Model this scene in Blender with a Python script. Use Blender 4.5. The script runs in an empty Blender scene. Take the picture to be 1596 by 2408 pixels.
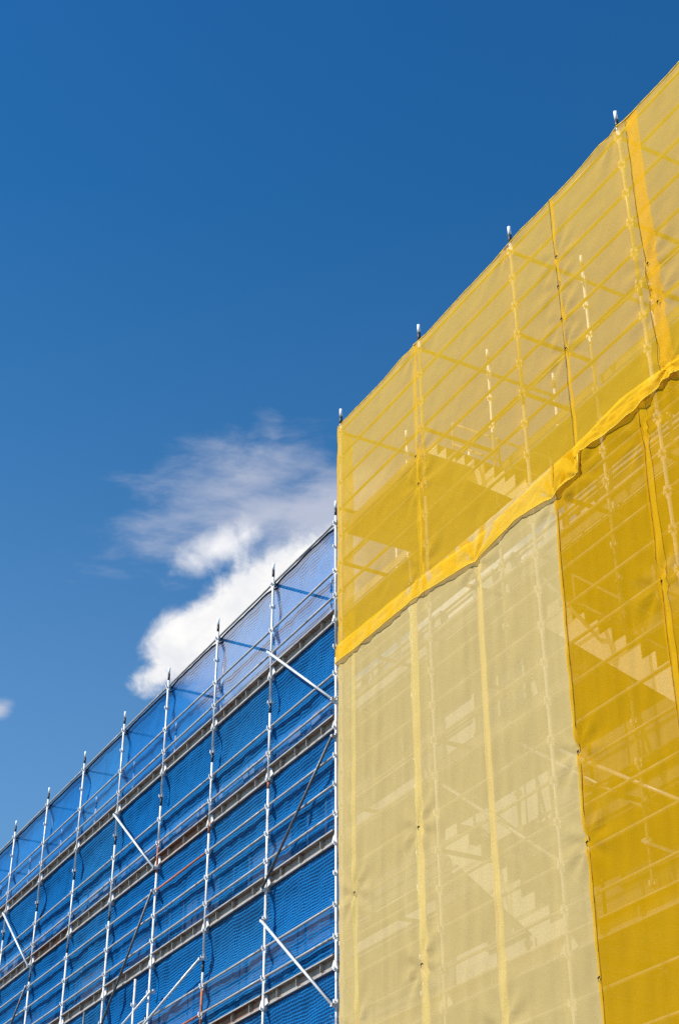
import bpy, math, random
from mathutils import Vector, Matrix, noise
random.seed(7)
C = bpy.context.scene.collection
R = math.radians
S = bpy.context.scene

# ------------------------------------------------------------------ camera
FX = Vector((0.87561544, -0.48300063, -0.00282691))
UX = Vector((-0.2606046, -0.47735278, 0.83917791))
FW = Vector((0.40667289, 0.73406043, 0.54384965))
cd = bpy.data.cameras.new('camera'); cam = bpy.data.objects.new('camera', cd); C.objects.link(cam)
m = Matrix.Identity(4)
for i in range(3):
    m[i][0] = FX[i]; m[i][1] = UX[i]; m[i][2] = -FW[i]
cam.matrix_world = m
cd.sensor_fit = 'VERTICAL'; cd.sensor_height = 36; cd.lens = 3690.95 / 2408 * 36
cd.clip_start = .1; cd.clip_end = 5000
S.camera = cam

# ------------------------------------------------------------------ light, sky
SUN = Vector((-1.04, 0.27, 1.0)).normalized()        # direction towards the sun
sl = bpy.data.lights.new('sun', 'SUN'); sl.energy = 5.0; sl.angle = R(.53); sl.color = (1, .955, .88)
so = bpy.data.objects.new('sun', sl); C.objects.link(so)
so.rotation_euler = SUN.to_track_quat('Z', 'Y').to_euler()

W = bpy.data.worlds.new('World'); S.world = W; W.use_nodes = True
nt = W.node_tree; nt.nodes.clear()
def N(t, **k):
    n = nt.nodes.new(t)
    for a, b in k.items(): setattr(n, a, b)
    return n
def L(a, b): nt.links.new(a, b)
def inp(sock, v):
    if isinstance(v, (int, float)): sock.default_value = v
    elif isinstance(v, (tuple, list, Vector)): sock.default_value = v
    else: nt.links.new(v, sock)
def MA(op, a, b=0., c=0.):
    n = N('ShaderNodeMath', operation=op); inp(n.inputs[0], a); inp(n.inputs[1], b); inp(n.inputs[2], c); return n.outputs[0]
def DOT(a, v):
    n = N('ShaderNodeVectorMath', operation='DOT_PRODUCT'); inp(n.inputs[0], a); inp(n.inputs[1], v); return n.outputs['Value']
def MR(v, a, b, c=0., d=1., smooth=True):
    n = N('ShaderNodeMapRange'); n.interpolation_type = 'SMOOTHSTEP' if smooth else 'LINEAR'
    inp(n.inputs[0], v); n.inputs[1].default_value = a; n.inputs[2].default_value = b; n.inputs[3].default_value = c; n.inputs[4].default_value = d
    return n.outputs[0]
def NOI(vec, scale, det=6, rough=.55, dist=0.):
    n = N('ShaderNodeTexNoise'); inp(n.inputs['Vector'], vec); n.inputs['Scale'].default_value = scale
    n.inputs['Detail'].default_value = det; n.inputs['Roughness'].default_value = rough; n.inputs['Distortion'].default_value = dist
    return n.outputs['Fac']
def MIXC(f, a, b, mode='MIX'):
    n = N('ShaderNodeMix', data_type='RGBA', blend_type=mode); inp(n.inputs[0], f); inp(n.inputs[6], a); inp(n.inputs[7], b); return n.outputs[2]
sky = N('ShaderNodeTexSky', sky_type='NISHITA'); sky.sun_disc = False
el = math.asin(SUN.z); sky.sun_elevation = el; sky.sun_rotation = math.atan2(SUN.x, SUN.y)
sky.altitude = 300; sky.air_density = 1.0; sky.dust_density = .3; sky.ozone_density = 3.0
tc = N('ShaderNodeTexCoord'); D = tc.outputs['Generated']
dz = DOT(D, (0, 0, 1.))
# polarised deep blue overhead, paler towards the horizon
tint = N('ShaderNodeValToRGB'); L(MR(dz, .30, .85, 0, 1, False), tint.inputs[0])
e = tint.color_ramp.elements
e[0].position = 0; e[0].color = (.80, 1.18, 1.26, 1); e[1].position = 1; e[1].color = (.15, .70, 1.13, 1)
for ps, c in ((.25, (.66, 1.08, 1.24, 1)), (.5, (.36, .90, 1.16, 1)), (.72, (.19, .77, 1.12, 1))):
    q = tint.color_ramp.elements.new(ps); q.color = c
skyc = MIXC(1., sky.outputs[0], tint.outputs[0], 'MULTIPLY')
# clouds: a bank of cloud fixed in the sky along CB, local axes CR / CU
CB, CR, CU = FW, FX, UX
f_ = MA('MAXIMUM', DOT(D, CB), .05)
u = MA('MULTIPLY', MA('DIVIDE', DOT(D, CR), f_), 3.691); v = MA('MULTIPLY', MA('DIVIDE', DOT(D, CU), f_), 3.691)
cv = N('ShaderNodeCombineXYZ'); L(u, cv.inputs[0]); L(v, cv.inputs[1]); P = cv.outputs[0]
front = MR(DOT(D, CB), .3, .5)
def blob(x, y, a, b, ang):           # soft ellipse, 1 in the middle, 0 on the rim; x, y in sky units
    ca, sa = math.cos(R(ang)), math.sin(R(ang))
    dx = MA('SUBTRACT', u, x); dy = MA('SUBTRACT', v, y)
    p = MA('DIVIDE', MA('ADD', MA('MULTIPLY', dx, ca), MA('MULTIPLY', dy, sa)), a)
    q = MA('DIVIDE', MA('SUBTRACT', MA('MULTIPLY', dy, ca), MA('MULTIPLY', dx, sa)), b)
    return MA('SUBTRACT', 1., MA('SQRT', MA('ADD', MA('MULTIPLY', p, p), MA('MULTIPLY', q, q))))
def px(x, y): return ((x - 798) / 1000, (1204 - y) / 1000)
def union(L_):
    r = None
    for (x, y, a, b, g, k) in L_:
        X, Y = px(x, y); t = MA('MULTIPLY', blob(X, Y, a / 1000, b / 1000, g), k)
        r = t if r is None else MA('MAXIMUM', r, t)
    return r
n1 = NOI(P, 9., 9, .6, .3); n2 = NOI(P, 26., 8, .62, .6); nb = NOI(P, 3.2, 5, .55, .2)
nn = MA('ADD', MA('MULTIPLY', MA('SUBTRACT', n1, .5), 1.5), MA('MULTIPLY', MA('SUBTRACT', n2, .5), .6))
cum = union([(625, 1455, 285, 160, 42, 1.1), (440, 1520, 125, 95, 45, .9), (720, 1345, 130, 75, 35, 1.), (1110, 1375, 190, 75, 32, 1.), (370, 1590, 80, 45, 25, .6)])  # rightmost blob is an extra cloud, added to whiten the sky gap
cumf = MR(MA('ADD', cum, MA('MULTIPLY', nn, .50)), -.06, .40)
puff = MR(MA('ADD', union([(512, 1290, 115, 55, 24, .8), (575, 1258, 60, 45, 45, .6)]), MA('MULTIPLY', nn, .75)), -.12, .85)
mp = N('ShaderNodeMapping'); L(P, mp.inputs[0]); mp.inputs['Rotation'].default_value = (0, 0, R(-14)); mp.inputs['Scale'].default_value = (1, 2.6, 1)
n3 = NOI(mp.outputs[0], 5.0, 10, .62, .25)
veil = MR(MA('ADD', union([(640, 1215, 430, 120, 12, .9), (570, 1120, 260, 110, 10, .8), (760, 1200, 260, 110, 20, 1.3), (560, 1060, 110, 30, -12, .5), (640, 1020, 60, 40, -50, .35),
      (0, 1670, 38, 28, 30, .9)]),
      MA('MULTIPLY', MA('SUBTRACT', n3, .5), 1.7)), -.12, 1.15)
veil = MA('MULTIPLY', veil, .70)
wh = MR(MA('ADD', MA('MULTIPLY', nb, .6), MA('MULTIPLY', n1, .4)), .38, .62)
ccum = MIXC(wh, (.66, .67, .71, 1), (.86, .85, .825, 1))
cthin = (.54, .55, .62, 1)
cpuff = (.76, .76, .78, 1)
B = MIXC(MA('MULTIPLY', veil, front), MIXC(1., skyc, (.105, .105, .105, 1), 'MULTIPLY'), cthin)
B = MIXC(MA('MULTIPLY', puff, front), B, cpuff)
B = MIXC(MA('MULTIPLY', cumf, front), B, ccum)
bg = N('ShaderNodeBackground'); L(B, bg.inputs[0]); bg.inputs[1].default_value = 1.0
wo = N('ShaderNodeOutputWorld'); L(bg.outputs[0], wo.inputs[0])

S.view_settings.view_transform = 'Standard'; S.view_settings.look = 'None'
S.view_settings.exposure = .3; S.view_settings.gamma = 1
S.render.engine = 'CYCLES'; S.cycles.use_denoising = False
S.cycles.transparent_max_bounces = 24; S.cycles.max_bounces = 8

# ------------------------------------------------------------------ dimensions (metres, camera at the origin)
DY, Y0, Z0, BAY, WW = 10.049, 18.082, 14.957, 2.4477, 1.2479
DB = DY + WW; PK = .495; GZ = -1.6
def pz(j): return Z0 - PK * j
def by(b): return Y0 - BAY * b       # y of bay b (positive towards the camera)

# ------------------------------------------------------------------ materials
def mat(name):
    global nt
    M = bpy.data.materials.new(name); M.use_nodes = True; nt = M.node_tree; nt.nodes.clear()
    return M
def finish(sh): o = N('ShaderNodeOutputMaterial'); L(sh, o.inputs[0])
def metal(name, col, dirt, met=.35, rough=.45, amt=.5, sc=6., fine=60.):
    M = mat(name); t = N('ShaderNodeTexCoord'); o = t.outputs['Object']
    geo = N('ShaderNodeNewGeometry').outputs['Position']
    a = NOI(geo, sc, 6, .6); b = NOI(geo, fine, 3, .5)
    f = MR(MA('ADD', a, MA('MULTIPLY', MA('SUBTRACT', b, .5), .35)), .62 - .25 * amt, .85 - .2 * amt, 0, 1)
    c = MIXC(f, col + (1,), dirt + (1,))
    p = N('ShaderNodeBsdfPrincipled'); L(c, p.inputs['Base Color']); p.inputs['Metallic'].default_value = met
    L(MR(a, .3, .7, rough - .08, rough + .2), p.inputs['Roughness'])
    finish(p.outputs[0]); return M
M_POST = metal('galvanised_post', (.74, .72, .71), (.36, .31, .28), .08, .45, .45)
M_WHITE = metal('white_spigot', (.85, .85, .86), (.6, .58, .56), 0, .4, .2)
M_BLACK = metal('black_joint', (.025, .024, .028), (.06, .045, .04), 0, .5, .4)
M_LED = metal('galvanised_ledger', (.40, .37, .34), (.20, .16, .14), .15, .5, .5)
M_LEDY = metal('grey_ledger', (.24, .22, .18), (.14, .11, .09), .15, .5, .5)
M_BEAM = metal('weathered_channel', (.38, .31, .27), (.20, .12, .09), .15, .6, .55, 3.)
M_BEAMR = metal('rusty_channel', (.27, .13, .08), (.42, .33, .28), .05, .75, .5, 3.)
M_RUST = metal('orange_rust', (.50, .15, .06), (.24, .10, .06), 0, .8, .6, 14.)
M_BRACE = metal('pale_tube', (.66, .68, .70), (.45, .43, .42), .3, .38, .3)
M_DARKT = metal('dark_tube', (.10, .11, .12), (.20, .19, .18), .3, .45, .5)
M_DECK = metal('steel_deck', (.26, .23, .21), (.13, .10, .09), .1, .7, .5, 2.)
M_ALU = metal('pale_aluminium', (.86, .84, .80), (.7, .68, .64), .05, .45, .3)
M_EDGE_SHADE = metal('painted_edge_shade', (.16, .09, .015), (.08, .05, .01), 0, .9, .4)  # brown that stands for the shadow along a sheet edge
M_TIE = metal('dark_cord', (.03, .025, .02), (.08, .06, .03), 0, .9, .4)
M_WALL = metal('concrete_wall', (.30, .28, .26), (.18, .165, .15), 0, .9, .6, .7, 9.)
M_GND = metal('dark_asphalt', (.11, .108, .10), (.07, .068, .065), 0, .9, .5, .4, 5.)
M_FRAME = metal('white_frame', (.75, .75, .74), (.55, .54, .52), 0, .5, .3)
def glassm():
    M = mat('dark_glass'); p = N('ShaderNodeBsdfPrincipled'); p.inputs['Base Color'].default_value = (.03, .04, .05, 1)
    p.inputs['Roughness'].default_value = .45; finish(p.outputs[0]); return M
M_GLASS = glassm()

M_YCORD = metal('yellow_cord', (.88, .56, .02), (.75, .45, .01), 0, .7, .3)
def net_mat(name, col, col2, alpha, trans=.5, thread=None, tw=.0, weave=.0, pitch=.05, tint=None, talpha=.92):
    """woven debris netting: open weave = transparent share, yarn = diffuse + translucent; optional coarse grid threads"""
    M = mat(name)
    uv = N('ShaderNodeUVMap'); uv.uv_map = 'uv'; U = uv.outputs[0]
    sx = N('ShaderNodeSeparateXYZ'); L(U, sx.inputs[0]); ux, uy = sx.outputs[0], sx.outputs[1]
    big = NOI(U, 1.3, 4, .55); fine = NOI(U, 40., 3, .75)
    st = N('ShaderNodeMapping'); L(U, st.inputs[0]); st.inputs['Scale'].default_value = (30, .8, 1)
    streak = NOI(st.outputs[0], 1.6, 5, .6)
    c = MIXC(MR(MA('ADD', MA('MULTIPLY', big, .5), MA('MULTIPLY', streak, .5)), .35, .68), col + (1,), col2 + (1,))
    c = MIXC(MR(fine, .34, .66, .0, .34), c, tuple(q * .55 for q in col) + (1,))
    a = MA('ADD', alpha, MA('ADD', MA('MULTIPLY', MA('SUBTRACT', streak, .5), weave), MA('MULTIPLY', MA('SUBTRACT', fine, .5), weave * 3.5)))
    if thread:
        ws = NOI(U, 2.3, 3, .5); ws2 = NOI(U, 11., 2, .5)
        def line(c_, ph):
            w = MA('ADD', c_, MA('ADD', MA('MULTIPLY', MA('SUBTRACT', ws, .5), ph), MA('MULTIPLY', MA('SUBTRACT', ws2, .5), .012)))
            t = MA('ABSOLUTE', MA('SUBTRACT', MA('FRACT', MA('DIVIDE', w, pitch)), .5))
            return MR(t, tw / pitch * .6, tw / pitch * 1.1, 1, 0)
        ln = MA('MAXIMUM', line(uy, .05), MA('MULTIPLY', line(ux, .05), .75))
        c = MIXC(ln, c, thread + (1,))
        a = MA('ADD', MA('MULTIPLY', a, MA('SUBTRACT', 1., ln)), MA('MULTIPLY', ln, talpha))
    di = N('ShaderNodeBsdfDiffuse'); L(c, di.inputs[0])
    tr = N('ShaderNodeBsdfTranslucent'); L(c, tr.inputs[0])
    mx = N('ShaderNodeMixShader'); mx.inputs[0].default_value = trans; L(di.outputs[0], mx.inputs[1]); L(tr.outputs[0], mx.inputs[2])
    tp = N('ShaderNodeBsdfTransparent'); tp.inputs[0].default_value = (tint + (1,)) if tint else (1, 1, 1, 1)
    m2 = N('ShaderNodeMixShader'); n_ = N('ShaderNodeClamp'); L(a, n_.inputs[0]); L(n_.outputs[0], m2.inputs[0])
    L(tp.outputs[0], m2.inputs[1]); L(mx.outputs[0], m2.inputs[2])
    finish(m2.outputs[0]); return M
M_BNET = net_mat('blue_mesh', (.002, .066, .29), (.001, .034, .17), .50, .3, (.016, .245, .64), .0110, .10, .05, (.97, .98, 1.), .88)
M_BNET2 = net_mat('blue_mesh_dense', (.002, .070, .31), (.001, .032, .17), .62, .3, (.012, .215, .58), .0115, .13, .05, (.90, .95, 1.), .9)
M_BNET3 = net_mat('blue_mesh_faded', (.004, .078, .30), (.002, .040, .18), .45, .3, (.022, .26, .64), .0105, .12, .05, (1., .99, .98), .86)
M_BHEM = metal('navy_hem', (.012, .016, .035), (.03, .03, .04), 0, .8, .4)
M_YNET = net_mat('yellow_netting', (1.0, .60, .036), (.98, .57, .028), .70, .45, None, 0, .10)
M_ANET = net_mat('amber_netting', (.85, .465, .005), (.79, .425, .004), .69, .38, None, 0, .10)
M_YSEAM = net_mat('yellow_seam', (.98, .68, .03), (.94, .64, .025), .22, .2, None, 0, .06)
M_YHEM = net_mat('yellow_hem', (1.0, .64, .03), (.97, .61, .025), .56, .3, None, 0, .06)
M_CNET = net_mat('cream_netting', (.85, .64, .265), (.81, .60, .245), .77, .38, None, 0, .08)
M_CSEAM = net_mat('cream_seam', (.94, .76, .28), (.90, .72, .25), .36, .2, None, 0, .06)

# ------------------------------------------------------------------ mesh builder
class MB:
    def __init__(s): s.v = []; s.f = []; s.m = []; s.sm = []; s.mats = []; s.uv = {}
    def mi(s, m):
        if m not in s.mats: s.mats.append(m)
        return s.mats.index(m)
    def tube(s, a, b, r, m, n=12, r2=None, cap=True):
        a, b = Vector(a), Vector(b); d = (b - a).normalized(); r2 = r if r2 is None else r2
        x = d.orthogonal().normalized(); y = d.cross(x); k = s.mi(m); o = len(s.v)
        for p, q in ((a, r), (b, r2)):
            for i in range(n):
                t = 2 * math.pi * i / n; s.v.append(p + (x * math.cos(t) + y * math.sin(t)) * q)
        for i in range(n):
            j = (i + 1) % n; s.f.append((o + i, o + j, o + n + j, o + n + i)); s.m.append(k); s.sm.append(True)
        if cap:
            s.f.append(tuple(o + i for i in reversed(range(n)))); s.m.append(k); s.sm.append(False)
            s.f.append(tuple(o + n + i for i in range(n))); s.m.append(k); s.sm.append(False)
        return s
    def box(s, c, d, m, rot=0.):
        k = s.mi(m); o = len(s.v); ca, sa = math.cos(rot), math.sin(rot)
        for sx in (-.5, .5):
            for sy in (-.5, .5):
                for sz in (-.5, .5):
                    X, Y = sx * d[0], sy * d[1]
                    s.v.append(Vector((c[0] + X * ca - Y * sa, c[1] + X * sa + Y * ca, c[2] + sz * d[2])))
        for q in ((0, 1, 3, 2), (4, 6, 7, 5), (0, 4, 5, 1), (2, 3, 7, 6), (0, 2, 6, 4), (1, 5, 7, 3)):
            s.f.append(tuple(o + i for i in q)); s.m.append(k); s.sm.append(False)
        return s
    def prism(s, pts, x0, x1, m):           # polygon in the Y-Z plane extruded along X
        k = s.mi(m); o = len(s.v); n = len(pts)
        for x in (x0, x1):
            for (y, z) in pts: s.v.append(Vector((x, y, z)))
        for i in range(n):
            j = (i + 1) % n; s.f.append((o + i, o + j, o + n + j, o + n + i)); s.m.append(k); s.sm.append(False)
        s.f.append(tuple(o + i for i in range(n))); s.m.append(k); s.sm.append(False)
        s.f.append(tuple(o + n + i for i in reversed(range(n)))); s.m.append(k); s.sm.append(False)
        return s
    def mesh(s, name):
        me = bpy.data.meshes.new(name); me.from_pydata([tuple(v) for v in s.v], [], s.f)
        for m in s.mats: me.materials.append(m)
        me.polygons.foreach_set('material_index', s.m); me.polygons.foreach_set('use_smooth', s.sm); me.update()
        return me
    def build(s, name, parent=None, loc=None):
        o = bpy.data.objects.new(name, s.mesh(name)); C.objects.link(o)
        if loc: o.location = loc
        if parent: o.parent = parent
        return o
def inst(name, me, parent, loc, rot=None):
    o = bpy.data.objects.new(name, me); C.objects.link(o); o.parent = parent; o.location = loc
    if rot: o.rotation_euler = rot
    return o
def empty(name, loc, label, cat, group=None):
    o = bpy.data.objects.new(name, None); C.objects.link(o); o.location = loc; o['label'] = label; o['category'] = cat
    o.empty_display_size = .2
    if group: o['group'] = group
    return o
def tag(o, label=None, cat=None, group=None, kind=None):
    if label: o['label'] = label
    if cat: o['category'] = cat
    if group: o['group'] = group
    if kind: o['kind'] = kind
    return o

# ------------------------------------------------------------------ ground, building
g = MB(); g.box((0, 0, GZ - .05), (3000, 3000, .1), M_GND); tag(g.build('ground'), kind='structure')
WX = 13.1; WTOP = Z0 - 1.98
bl = empty('building', (WX, 26, GZ), 'grey concrete building hidden behind the scaffolding and its netting', 'building')
def rel(o, root): o.location = Vector(o.location) - root.location; return o
b = MB(); b.box((WX + 5, 26, (WTOP + GZ) / 2), (10, 70, WTOP - GZ), M_WALL); rel(b.build('wall', bl), bl)
b = MB(); b.box((WX + 5, 26, WTOP + .045), (10.12, 70.1, .09), M_WALL); rel(b.build('coping', bl), bl)
b = MB(); yh = by(.75); b.box((WX + 4, (yh - 10) / 2, Z0 - 1.27), (8, yh + 10, .80), M_WALL); rel(b.build('added_parapet', bl), bl)  # unseen raised edge, added to block sky behind the amber netting
b = MB(); k = 0; y = by(.9)  # added blocks and rails that break the sky gap into patches
while y < 44:
    w_ = (.35, .5, .28, .6)[k % 4]; b.box((WX + .14, y, WTOP + .30), (.16, w_, .42), M_WALL); y += w_ + (.55, .75, .5, .9)[k % 4]; k += 1
b.box((WX + .13, (by(.9) + 44) / 2, WTOP + .24), (.05, 44 - by(.9), .06), M_DECK); b.box((WX + .13, (by(.9) + 44) / 2, WTOP + .40), (.05, 44 - by(.9), .03), M_DECK)
rel(b.build('added_parapet', bl), bl)
for fl in range(1, 5):
    for k in range(9):
        yy = by(2.5 - 1.25 * k * 1.05); zz = WTOP - 1.75 - (fl - 1) * 3.3
        f = MB()
        for (cy, cz, sy, sz) in ((0, .72, 1.5, .07), (0, -.72, 1.5, .07), (-.715, 0, .07, 1.37), (.715, 0, .07, 1.37), (0, 0, .05, 1.37)):
            f.box((WX - .02, yy + cy, zz + cz), (.08, sy, sz), M_DECK)
        f = rel(f.build('window', bl), bl)
        p = MB(); p.box((WX - .008, yy, zz), (.012, 1.36, 1.37), M_GLASS); p = p.build('pane', f)

# ------------------------------------------------------------------ scaffolding pieces
def post_mesh(j_dark, rust=None, shaded=None, tone=M_POST):
    s = MB()
    zs = [(GZ, tone), (pz(26), tone)]
    cuts = [(Z0 + .15, tone)]
    segs = []                                   # (z low, z high, material, radius)
    lo = GZ
    if shaded: segs.append((GZ, pz(shaded), M_LEDY, .024)); lo = pz(shaded)  # shade from decks and netting put into the lower tube's colour
    marks = sorted([(pz(j + .42), pz(j), M_BLACK, .0235) for j in j_dark] + [(pz(b_), pz(a_), M_RUST, .0243) for (a_, b_) in (rust or [])])
    for (a, c, m_, r_) in marks:
        if a > lo: segs.append((lo, a, tone, .024))
        segs.append((a, c, m_, r_)); lo = c
    segs.append((lo, Z0 + .15, tone, .024))
    for (a, c, m_, r_) in segs: s.tube((0, 0, a), (0, 0, c), r_, m_)
    return s.mesh('post')
def coupler_mesh():
    s = MB()
    for k in range(4):
        a = math.pi / 2 * k; c, d = math.cos(a), math.sin(a)
        s.box((c * .034, d * .034, 0), (.03, .024, .036), M_POST, a)
        s.box((c * .050, d * .050, .010), (.010, .034, .056), M_POST, a)
    return s.mesh('coupler')
ME_CP = coupler_mesh()
s = MB(); s.tube((0, 0, .15), (0, 0, .305), .0255, M_BLACK).tube((0, 0, .305), (0, 0, .455), .024, M_WHITE); ME_SPIG = s.mesh('spigot')
def ledger_mesh(m_=M_LED, ends=M_POST, rr=.0212):
    s = MB(); h = BAY / 2 - .045
    s.tube((0, -h, .012), (0, h, .012), rr, m_)
    for q in (-1, 1):
        s.box((0, q * (h + .0), 0), (.036, .05, .055), ends); s.box((-.0, q * (h + .012), -.03), (.012, .026, .11), ends)
    return s.mesh('ledger')
ME_LED = ledger_mesh(); ME_LEDY = ledger_mesh(M_LEDY); ME_LEDR = ledger_mesh(M_RUST)
def beam_mesh(m_, studs, seed):
    rr = random.Random(seed); s = MB(); h = BAY - .065; z0, z1 = .035, .225; zc = (z0 + z1) / 2
    s.box((.052, 0, zc), (.006, h, z1 - z0 - .002), m_)
    s.box((.004, 0, z1), (.105, h, .006), m_); s.box((.036, 0, z0), (.036, h, .006), m_)
    s.box((-.051, 0, z1 - .011), (.005, h, .022), M_LED); s.box((.018, 0, z0 + .012), (.005, h, .026), M_LED)
    for k in range(studs):
        y = -h / 2 + h * (k + .75 + rr.uniform(-.12, .12)) / (studs + .5)
        s.box((.010, y, zc + .014), (.06, .010, z1 - z0 - .04), M_LED)
    s.prism([(h / 2 - .02, z0), (h / 2 - .14, z0 + .02), (h / 2 - .02, z1)], .0, .008, M_POST)
    s.prism([(-h / 2 + .02, z0), (-h / 2 + .02, z1), (-h / 2 + .12, z0 + .02)], .0, .008, M_POST)
    return s.mesh('deck_beam')
ME_BEAM = [beam_mesh(M_BEAM, 3, 1), beam_mesh(M_BEAM, 4, 2), beam_mesh(M_BEAM, 3, 3), beam_mesh(M_BEAMR, 3, 4)]
def deck_mesh():
    s = MB(); w = WW + .02
    for k in range(5):
        s.box(((k + .5) * w / 5 - w / 2 + .09, 0, .07), (w / 5 - .012, BAY - .04, .045), M_DECK)
        for q in (-.8, 0, .8): s.box(((k + .5) * w / 5 - w / 2 + .09, q, .04), (w / 5 - .03, .03, .02), M_DECK)
    return s.mesh('deck')
ME_DECK = deck_mesh()
s = MB(); s.tube((-WW / 2 + .05, 0, .0), (WW / 2 - .05, 0, .0), .031, M_LEDY)
for q in (-1, 1): s.box((q * (WW / 2 - .05), 0, 0), (.05, .034, .055), M_POST)
ME_TR = s.mesh('transom')
s = MB(); s.box((0, 0, .0), (.02, BAY - .09, .15), M_DECK); ME_TOE = s.mesh('toe_board')

def scaffold(root, rows):
    """rows: list of (x, [bays], dark joints by bay, rust by bay or painted shade level, last coupler)"""
    for (x, bays, dj, ru, jl) in rows:
        for b_ in bays:
            me = post_mesh(dj(b_), ru.get(b_), ru.get('shaded'))
            p = inst('post', me, root, (x - root.location.x, by(b_) - root.location.y, -root.location.z))
            inst('spigot', ME_SPIG, p, (0, 0, Z0))
            for j in range(jl(b_) + 1):
                inst('coupler', ME_CP, p, (0, 0, pz(j)), (0, 0, random.uniform(-.12, .12)))
def pt(root, name, me, x, y, z): return inst(name, me, root, (x - root.location.x, y - root.location.y, z - root.location.z))

# ------------------------------------------------------------------ blue scaffolding (posts at bays -1 ... -10)
BS = empty('scaffolding', (DB, by(-5), GZ), 'galvanised steel scaffolding with long channel beams in front of the blue mesh', 'scaffolding')
bb = list(range(-1, -11, -1))
rust = {-4: [(6.9, 8.25)], -3: [(7.85, 8.3), (14.1, 15.6)], -2: [(8.05, 8.35)]}
vis = {-1: 18, -2: 18, -3: 17, -4: 16, -5: 14, -6: 13, -7: 11, -8: 8, -9: 7, -10: 6}
def dj_out(b_): return [5.0] + ([8.35] if b_ in (-5, -6, -7, -8) else [13.1] if b_ == -3 else [])
scaffold(BS, [(DB, bb, dj_out, rust, lambda q: vis[q]), (DB + WW, bb, lambda q: [5.0], {}, lambda q: min(8, vis[q]))])
rest = MB(); nled = 0
for k in range(9):                               # bay between post -1-k and -2-k
    yc = by(-1.5 - k); lim = [18, 17, 16, 15, 13, 12, 11, 8, 6][k]
    for j in (0, 2, 3, 6, 7, 9, 10, 11, 14, 15, 18):
        if j > lim: continue
        red = (k == 2 and j == 9) or (k == 2 and j == 15)
        pt(BS, 'ledger', ME_LEDR if red else ME_LED, DB, yc, pz(j)); nled += 1
    for j in (2, 3, 7, 11, 15):
        if j <= lim: pt(BS, 'guard_rail', ME_LED, DB + WW, yc, pz(j))
    for n_, j in enumerate((4, 8, 12, 16)):
        if j > lim + 2: continue
        r_ = (k, j) in ((2, 8), (1, 16), (2, 16), (5, 8), (8, 4))
        pt(BS, 'deck_beam', ME_BEAM[3] if r_ else ME_BEAM[(k + n_) % 3], DB, yc, pz(j))
        pt(BS, 'deck', ME_DECK, DB + WW / 2, yc, pz(j))
    for j in (20, 24, 28):
        pt(BS, 'deck', ME_DECK, DB + WW / 2, yc, pz(j))
for b_ in bb:
    for j in (0, 4, 8, 12, 16):
        if j <= vis[b_] + 1: pt(BS, 'transom', ME_TR, DB + WW / 2, by(b_), pz(j))
def brace(b0, j0, b1, j1, m_, x=DB - .075, x1=None):
    a = Vector((x, by(b0), pz(j0))); c = Vector((x1 if x1 else x, by(b1), pz(j1)))
    s = MB(); s.tube(a, c, .0242, m_)
    o = s.build('brace', BS); rel(o, BS)
    for p_ in (a, c):
        q = MB(); q.box((0, 0, 0), (.11, .05, .045), M_POST).box((.03, 0, .03), (.05, .075, .03), M_POST).tube((-.04, -.05, .01), (-.04, .05, .01), .008, M_DARKT)
        q = q.build('clamp', o); q.location = p_ + Vector((.035, 0, 0))
brace(-2, 2.95, -1, 7.0, M_BRACE)
brace(-1, 8.35, -2, 12.0, M_DARKT)
brace(-2, 13.1, -1, 17.1, M_BRACE)
brace(-5, 4.05, -4, 8.05, M_BRACE)
brace(-4, 9.0, -5, 13.6, M_DARKT)
brace(-8, 4.05, -7, 8.05, M_BRACE)
brace(-7, 9.0, -8, 13.0, M_DARKT)
brace(-3, 13.05, -4.9, 15.25, M_BRACE)
brace(-3.9, 13.1, -4.9, 14.2, M_BRACE)
s = MB(); s.tube((DB - .10, by(-4.2), pz(12.25)), (DB - .10, by(-4.2), pz(18)), .024, M_POST)
o = rel(s.build('post', BS), BS)
for j in (13.25, 14.3): inst('coupler', ME_CP, o, (DB - .10, by(-4.2), pz(j)))
s = MB(); s.tube((DB - .08, by(-5.33), pz(12.15)), (DB - .08, by(-5.33), pz(15)), .022, M_DARKT); rel(s.build('brace', BS), BS)

# ------------------------------------------------------------------ yellow side scaffolding (bays 0 ... 5)
YS = empty('scaffolding', (DY, by(2), GZ), 'steel scaffolding wrapped in yellow and cream netting, standing one row further out', 'scaffolding')
yb = list(range(0, 6))
scaffold(YS, [(DY, yb, lambda q: [5.0] if q else [], {}, lambda q: 22 if q < 4 else 3),
              (DB, yb, lambda q: [5.0], {'shaded': 9.}, lambda q: 20 if q < 4 else 2),
              (DB + WW, yb, lambda q: [5.0], {'shaded': 9.}, lambda q: 10 if q < 3 else 2)])
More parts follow.
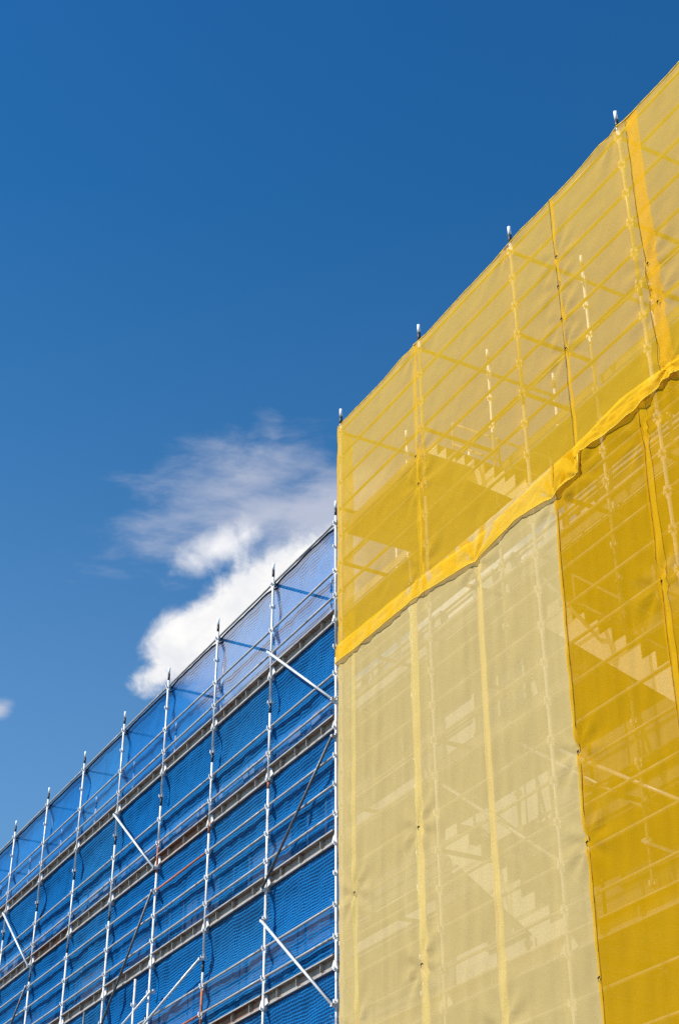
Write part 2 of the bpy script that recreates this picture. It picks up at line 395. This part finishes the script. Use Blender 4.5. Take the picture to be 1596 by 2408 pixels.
# blue-side row 2 / row 3 posts stop at bay -1; yellow rows start at bay 0
nled = 0; rest = MB()
for k in range(5):
    yc = by(k + .5)
    for j in range(0, 24):
        if j == 20: continue
        if k < 4 and j < 23: pt(YS, 'ledger', ME_LEDY if j < 8 else ME_LED, DY, yc, pz(j)); nled += 1
        else:
            h = BAY / 2 - .045; rest.tube((DY, yc - h, pz(j) + .012), (DY, yc + h, pz(j) + .012), .021, M_LED)
    pt(YS, 'deck_beam', ME_BEAM[k % 3], DY, yc, pz(20))
o = rest.build('ledger', YS); tag(rel(o, YS), kind='stuff')
for k in range(-1, 5):
    yc = by(k + .5)
    for j in (4, 8, 12, 16, 20):
        pt(YS, 'deck', ME_DECK, DB + WW / 2, yc, pz(j))
        if j < 20: pt(YS, 'toe_board', ME_TOE, DB + .06, yc, pz(j) + .17)
    for j in (2, 3, 6, 7, 11, 15, 19): pt(YS, 'guard_rail', ME_LEDY, DB, yc, pz(j))
    for j in (0, 2, 3, 7): pt(YS, 'guard_rail', ME_LEDY, DB + WW, yc, pz(j))
for b_ in yb:
    for j in (0, 3, 5, 8, 10, 11, 13, 16, 20):
        pt(YS, 'transom', ME_TR, DY + WW / 2, by(b_), pz(j))
    for j in (0, 4, 8, 12, 16):
        pt(YS, 'transom', ME_TR, DB + WW / 2, by(b_), pz(j))
pt(YS, 'deck', ME_DECK, DY + WW / 2, by(.5), pz(4)); pt(YS, 'toe_board', ME_TOE, DY + .07, by(.5), pz(4) + .17)
for k in range(4): pt(YS, 'deck', ME_DECK, DY + WW / 2, by(k + .5), pz(20))
def ybrace(b0, j0, b1, j1, x, x1=None):
    s = MB(); s.tube((x, by(b0), pz(j0)), (x1 or x, by(b1), pz(j1)), .024, M_BRACE); rel(s.build('brace', YS), YS)
ybrace(2, 15.2, 3, 18.6, DY + .08); ybrace(1, 14.2, 2, 18., DY + .08); ybrace(2, 10.6, 2.0, 12.6, DY + .05, DB); ybrace(1, 12.5, 2, 16.2, DB + .06)
ybrace(2, 17, 3, 20, DB - .08); ybrace(1, 20.4, 2, 23.5, DY + .08)

# stair flights
def stair(ya, za, yb_, zb, label, n=9, gp=.16):
    X0 = DY + .7 * WW; go = (ya - yb_) / n; ri = (za - zb) / n
    root = empty('staircase', (X0, yb_, zb), label, 'staircase', 'stair flights inside the scaffolding')
    for x in (X0, X0 + .45):
        pts = [(ya + .05, za + .05), (ya, za + gp + ri)]
        for i in range(n):
            y = ya - go * i; z = za - ri * i + gp + ri
            if i: pts.append((y, z))
            pts.append((y - go, z))
        pts += [(yb_ - .02, zb + .0)]
        s = MB(); s.prism(pts, x, x + .012, M_ALU); rel(s.build('stringer', root), root)
    for i in range(n):
        y = ya - go * (i + .5); z = za - ri * i + gp + ri - .015
        s = MB(); s.box((X0 + .231, y, z), (.434, go * .96, .03), M_DECK); rel(s.build('step', root), root)
    s = MB()
    for h in (.55, .95):
        s.tube((X0 + .47, ya, za + h), (X0 + .47, yb_, zb + h), .018, M_DECK)
    for t in (0, .5, 1):
        y, z = ya + (yb_ - ya) * t, za + (zb - za) * t; s.tube((X0 + .47, y, z + .1), (X0 + .47, y, z + .95), .018, M_DECK)
    rel(s.build('handrail', root), root)
stair(16.85, -1.10 + Z0, 14.43, -3.26 + Z0, 'pale stair flight behind the tan top of the yellow netting, above the bright hem', 10, .02)
stair(14.19, -5.29 + Z0, 12.01, -7.28 + Z0, 'pale saw-toothed stair flight glowing through the amber netting sheet', 9, .12)
stair(16.81, -7.44 + Z0, 14.38, -9.60 + Z0, 'faint stair flight behind the cream netting, lowest of the three', 9, .12)

# ------------------------------------------------------------------ netting
def fb(x, y, s, seed): return noise.fractal(Vector((x * s, y * s, seed)), 1.0, 2.0, 4)
def sheet(name, fpos, nu, nv, m_, parent=None, uvs=None):
    vs = []; uvl = []
    for j in range(nv + 1):
        for i in range(nu + 1):
            p, q = fpos(i / nu, j / nv); vs.append(p); uvl.append(q)
    fs = [(j * (nu + 1) + i, j * (nu + 1) + i + 1, (j + 1) * (nu + 1) + i + 1, (j + 1) * (nu + 1) + i) for j in range(nv) for i in range(nu)]
    me = bpy.data.meshes.new(name); me.from_pydata(vs, [], fs); me.materials.append(m_)
    ul = me.uv_layers.new(name='uv')
    for lp in me.loops: ul.data[lp.index].uv = uvl[lp.vertex_index]
    me.polygons.foreach_set('use_smooth', [True] * len(fs)); me.update()
    o = bpy.data.objects.new(name, me); C.objects.link(o)
    if parent: o.parent = parent
    return o
ordn = ['first', 'second', 'third', 'fourth', 'fifth', 'sixth', 'seventh', 'eighth', 'ninth']
for k in range(9):
    ya, yb_ = by(-1 - k) - .05, by(-2 - k) + .05    # near edge, far edge
    def f(u_, v_, ya=ya, yb_=yb_, k=k):
        y = ya + (yb_ - ya) * u_
        dn = (y - ya); df = (yb_ - y)
        top = Z0 + .028 - .11 * math.exp(-max(0, dn - .05) / .22) - .05 * math.exp(-max(0, df - .05) / .12) - .012 * math.sin(math.pi * u_) ** .5
        bot = GZ + .3; z = top + (bot - top) * (v_ ** 1.0)
        t = (Z0 - z) / PK
        bil = .055 + .035 * fb(y, z * .8, 1.1, 3 + k * 5) + .022 * fb(y * 1.5 + z * .7, z, 2.6, 9 + k)
        lvl = [0, 2, 3, 4, 6, 7, 8, 9, 10, 11, 12, 14, 15, 16]
        d_ = min(abs(t - q) for q in lvl)
        pull = min(1, d_ / .5); bil = .045 + (bil + .075 * math.sin(min(1, d_) * math.pi / 2) * (.6 + .8 * abs(fb(y, z, .9, 77 + k)))) * (.35 + .65 * pull)
        bil += .025 * math.exp(-dn / .15) * math.sin(z * 5 + k)
        bil = max(bil, .062) + .010 * (k % 2)
        return (DB + bil, y, z), (y + .03 * fb(y, z, .6, 40 + k), z + .05 * fb(y, z, .5, 60 + k))
    side = 'first bay left of the yellow netting' if k == 0 else '%s bay left of the yellow netting' % ordn[k]
    root = empty('mesh_sheet', (DB + .06, (ya + yb_) / 2, GZ), 'blue mesh sheet hung behind the steel posts, %s' % side, 'debris netting', 'blue mesh sheets on the scaffolding')
    rel(sheet('mesh_panel', f, 44, 240, (M_BNET, M_BNET3, M_BNET, M_BNET2, M_BNET3, M_BNET2, M_BNET, M_BNET2, M_BNET2)[k], root), root)
    s = MB(); pr = None
    for i in range(13):
        p = Vector(f(i / 12, 0)[0]); p.x -= .008; p.z += .002
        if pr is not None: s.tube(pr, p, .019, M_BHEM, 8)
        pr = p
    rel(s.build('hem', root), root)

# yellow and cream sheets, all hung outside the front posts; b = bay coordinate
def lerp_curve(pts, x):
    if x <= pts[0][0]: return pts[0][1]
    for (a, b_), (c, d) in zip(pts, pts[1:]):
        if x <= c:
            t = (x - a) / (c - a); return b_ + (d - b_) * t
    return pts[-1][1]
TIES = [(1.0, 0), (.99, 5.0), (.98, 4.0), (.99, 7.8), (2.44, 2.0), (2.43, 3.0), (2.43, 4.1), (2.44, 5.1), (3.12, 4.9), (3.15, 6.2), (3.16, 8.15), (2.0, .0), (3.0, .0), (2.44, 9.0), (1.53, 9.05), (2.24, 9.1),
        (2.92, 9.3), (2.92, 13.2), (2.24, 15.8), (2.24, 17.9), (.87, 15.2), (.86, 18.7), (1.53, 21), (.2, 15.9), (.2, 19.5)]
def netx(b_, z, seed, amp, vert):
    y = by(b_); t = (Z0 - z) / PK
    n_ = fb(y * 1.0 + z * .35, z * .6, 1.5, seed) * .6 + fb(y + z * .8, z - y * .5, 4.2, seed + 7) * .35
    w_ = fb(y * 4.5, z * .25, 1.2, seed + 3)                       # hanging vertical folds
    x = amp * (n_ * (1 - vert) + w_ * vert * 1.2)
    led = abs(t - round(t))
    x *= .45 + .55 * min(1, led / .35)
    for (tb, tj) in TIES:                                          # radiating creases at the ties
        dy_, dz_ = (b_ - tb) * BAY, (t - tj) * PK; r_ = math.hypot(dy_, dz_)
        if r_ < .9:
            a = math.atan2(dz_, dy_)
            x += .020 * math.sin(a * 7 + seed + tb * 9) * math.exp(-((r_ - .16) / .30) ** 2) + .018 * math.exp(-(r_ / .08) ** 2)
    return x
def ysheet(name, label, b0, b1, ztop, zbot, m_, seam_m, off=.0, amp=.03, vert=.2, seed=1., seams=(), ties=(), cat='netting', grp='', hem=None, wrap=False, tophem=False, shade_lines=()):
    crumple = 1.6 if 2 < b0 < 3 and hem else .6
    root = empty('net_sheet', (DY - .05, by((b0 + b1) / 2), GZ), label, cat, grp)
    zt = ztop if callable(ztop) else (lambda q: ztop); zb = zbot if callable(zbot) else (lambda q: zbot)
    base = DY - .078 - off
    def surf(b_, z, extra=0.):
        x = base - extra + netx(b_, z, seed, amp, vert); x = min(x, DY - .068 - extra)
        y = by(b_)
        if wrap and b_ < -.004:
            d = (-.004 - b_) * BAY; x += min(d * 1.6, .3); y = by(-.004) + .010 * math.sin(z * 3.1) + .006 * math.sin(z * 9.7)
        return (x, y, z)
    H = zt((b0 + b1) / 2) - zb((b0 + b1) / 2)
    nu = max(4, int((b1 - b0) * BAY / .045)); nv = int(H / .06)
    def f(u_, v_):
        b_ = b0 + (b1 - b0) * u_; z = zt(b_) + (zb(b_) - zt(b_)) * v_
        bb_ = b_ + .006 * fb(z, 0, 1.2, seed) * (1 if 0 < u_ < 1 else 1)
        return surf(bb_, z), (by(b_), z)
    rel(sheet('netting', f, nu, nv, m_, root), root)
    for (s0, s1) in seams:
        def g_(u_, v_, s0=s0, s1=s1):
            z = zt(s0) + (zb(s0) - zt(s0)) * v_
            wv = .5 + .5 * abs(fb(z, 2., .7, seed + s0)); c0 = (s0 + s1) / 2 + .008 * fb(z, 5., .8, seed)
            b_ = c0 + (s1 - s0) * (u_ - .5) * (.75 + .5 * wv)
            return surf(b_, z, .003 + .004 * math.sin(math.pi * u_)), (by(b_), z)
        rel(sheet('seam', g_, 4, nv, seam_m, root), root)
    for lb in shade_lines:  # thin dark tube drawn in place of the sheet edge's shadow
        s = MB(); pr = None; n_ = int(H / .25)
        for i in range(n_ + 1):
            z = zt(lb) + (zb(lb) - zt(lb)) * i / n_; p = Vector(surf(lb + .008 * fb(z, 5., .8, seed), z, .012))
            if pr is not None: s.tube(pr, p, .0034, M_EDGE_SHADE, 6)
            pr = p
        rel(s.build('edge_shade', root), root)
    for (tb, tj) in ties:
        z = pz(tj); p = surf(tb, z, .02); s = MB()
        s.tube(Vector(p) + Vector((.0, -.010, .012)), Vector(p) + Vector((-.008, .012, -.008)), .0085, M_TIE, 7)
        s.tube(Vector(p) + Vector((-.008, .012, -.008)), Vector(p) + Vector((-.006, .0, -.05)), .003, M_TIE, 6)
        rel(s.build('tie', root), root)
    if hem:
        ht, hb = hem
        def h_(u_, v_):
            b_ = b0 + (b1 - b0) * u_; a, c = ht(b_), hb(b_); z = a + (c - a) * v_
            puff = math.sin(math.pi * min(1, v_ * 1.02)) ** .6
            cr = .025 * fb(by(b_) * 1.0, z * 3, 3.0, seed + 20) + .010 * (crumple > 1) * fb(by(b_) - z * 2, z * 4, 7, seed + 30)
            th = .010 + .022 * v_ + .7 * cr * puff * crumple
            p = surf(b_, z, 0)
            return (p[0] - th - .012, p[1], z + cr * .5 * puff), (by(b_), z)
        hm = rel(sheet('hem', h_, nu * 2, 16, M_YHEM, root), root)
        s = MB(); pr = None
        for i in range(nu + 1):
            p = Vector(h_(i / nu, 1)[0]) + Vector((.004, 0, -.004))
            if pr is not None: s.tube(pr, p, .008, M_YCORD, 6)
            pr = p
        o_ = s.build('hem_cord', hm); o_.location = (0, 0, 0)
    if tophem:
        s = MB(); pr = None; n_ = int((b1 - b0) * 14)
        for i in range(n_ + 1):
            b_ = b0 + (b1 - b0) * i / n_; p = Vector(surf(b_, zt(b_), .0))
            if pr is not None: s.tube(pr, p, .009, M_YCORD, 8)
            pr = p
        rel(s.build('top_hem', root), root)
    return root
def topz(b_): 
    k = b_ - math.floor(b_); return Z0 + .045 - .025 * math.sin(math.pi * k) + .008 * math.sin(b_ * 9)
HB = [(-.1, -4.26), (.03, -4.25), (.36, -4.27), (.92, -4.27), (1.24, -4.37), (1.53, -4.48), (1.92, -4.36), (2.24, -4.48), (2.45, -4.42), (2.47, -4.16), (2.62, -4.22), (2.79, -4.25), (2.92, -4.24), (3.15, -4.18), (3.5, -4.28), (4.2, -4.3), (6, -4.3)]
HT = [(-.1, -3.93), (.03, -3.96), (.93, -4.01), (1.2, -4.05), (1.52, -4.14), (2.0, -4.07), (2.43, -4.03), (2.81, -3.93), (3.16, -3.99), (4, -3.95), (6, -4.)]
hb = lambda q: Z0 + lerp_curve(HB, q); ht = lambda q: Z0 + lerp_curve(HT, q)
G1 = 'yellow net sheets above the bright hem'; G2 = 'net sheets hanging below the bright hem'
LBL = 'upper yellow net sheet with bright hem, '
def sag(dd): return (lambda q: ht(q) - .03)
ysheet('u', LBL + 'wrapping the left corner post', -.14, 1.0, topz, lambda q: hb(q) + .06, M_YNET, M_YSEAM, 0, .030, .15, 5.7, [(.96, 1.005)], [(.99, 5.0), (.975, 4.0)], 'netting', G1, (ht, hb), True, True)
ysheet('u', LBL + 'between second post and thin seam edged in painted shade', .985, 2.45, topz, lambda q: hb(q) + .06, M_YNET, M_YSEAM, .004, .030, .15, 5.7, [(2.425, 2.45)], [(2.44, 2.0), (2.43, 3.0), (2.43, 4.1), (2.44, 5.1), (2.44, 8.5)], 'netting', G1, (ht, hb), False, True, (2.425,))
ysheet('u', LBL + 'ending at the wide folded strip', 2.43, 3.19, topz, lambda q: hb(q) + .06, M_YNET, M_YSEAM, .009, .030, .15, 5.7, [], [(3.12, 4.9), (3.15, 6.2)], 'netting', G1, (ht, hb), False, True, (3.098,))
ysheet('u', LBL + 'rightmost, cut by the edge of the photo', 3.095, 5.6, topz, lambda q: hb(q) + .06, M_YNET, M_YSEAM, .013, .030, .15, 5.7, [], [], 'netting', G1, (ht, hb), False, True)
lo = -11.9 + Z0 - 4.4
LT = lambda q: Z0 - 4.02
ysheet('l', 'narrow cream net strip at the left corner below the yellow hem', -.14, .215, LT, lo, M_CNET, M_CSEAM, 0, .028, .85, 27., [(.18, .215)], [(.2, 15.9), (.2, 19.5)], 'netting', G2, None, True)
ysheet('l', 'cream net sheet left of the bright yellow seam strip', .2, .92, LT, lo, M_CNET, M_CSEAM, .004, .028, .85, 27., [(.845, .915)], [(.87, 15.2), (.86, 18.7)], 'netting', G2)
ysheet('l', 'cream net sheet between the two pale yellow seam strips', .86, 1.57, LT, lo, M_CNET, M_CSEAM, .008, .028, .85, 27., [(1.52, 1.565)], [(1.53, 21.)], 'netting', G2)
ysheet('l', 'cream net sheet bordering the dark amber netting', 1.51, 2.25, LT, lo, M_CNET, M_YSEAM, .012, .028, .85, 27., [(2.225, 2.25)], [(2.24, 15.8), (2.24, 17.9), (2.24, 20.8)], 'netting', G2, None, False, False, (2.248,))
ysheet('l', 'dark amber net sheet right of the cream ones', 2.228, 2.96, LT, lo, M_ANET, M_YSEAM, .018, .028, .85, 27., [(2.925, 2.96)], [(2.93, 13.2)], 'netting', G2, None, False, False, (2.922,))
ysheet('l', 'dark amber net sheet at the right edge of the photo', 2.9, 5.6, LT, lo, M_ANET, M_YSEAM, .010, .028, .85, 27., [], [], 'netting', G2)
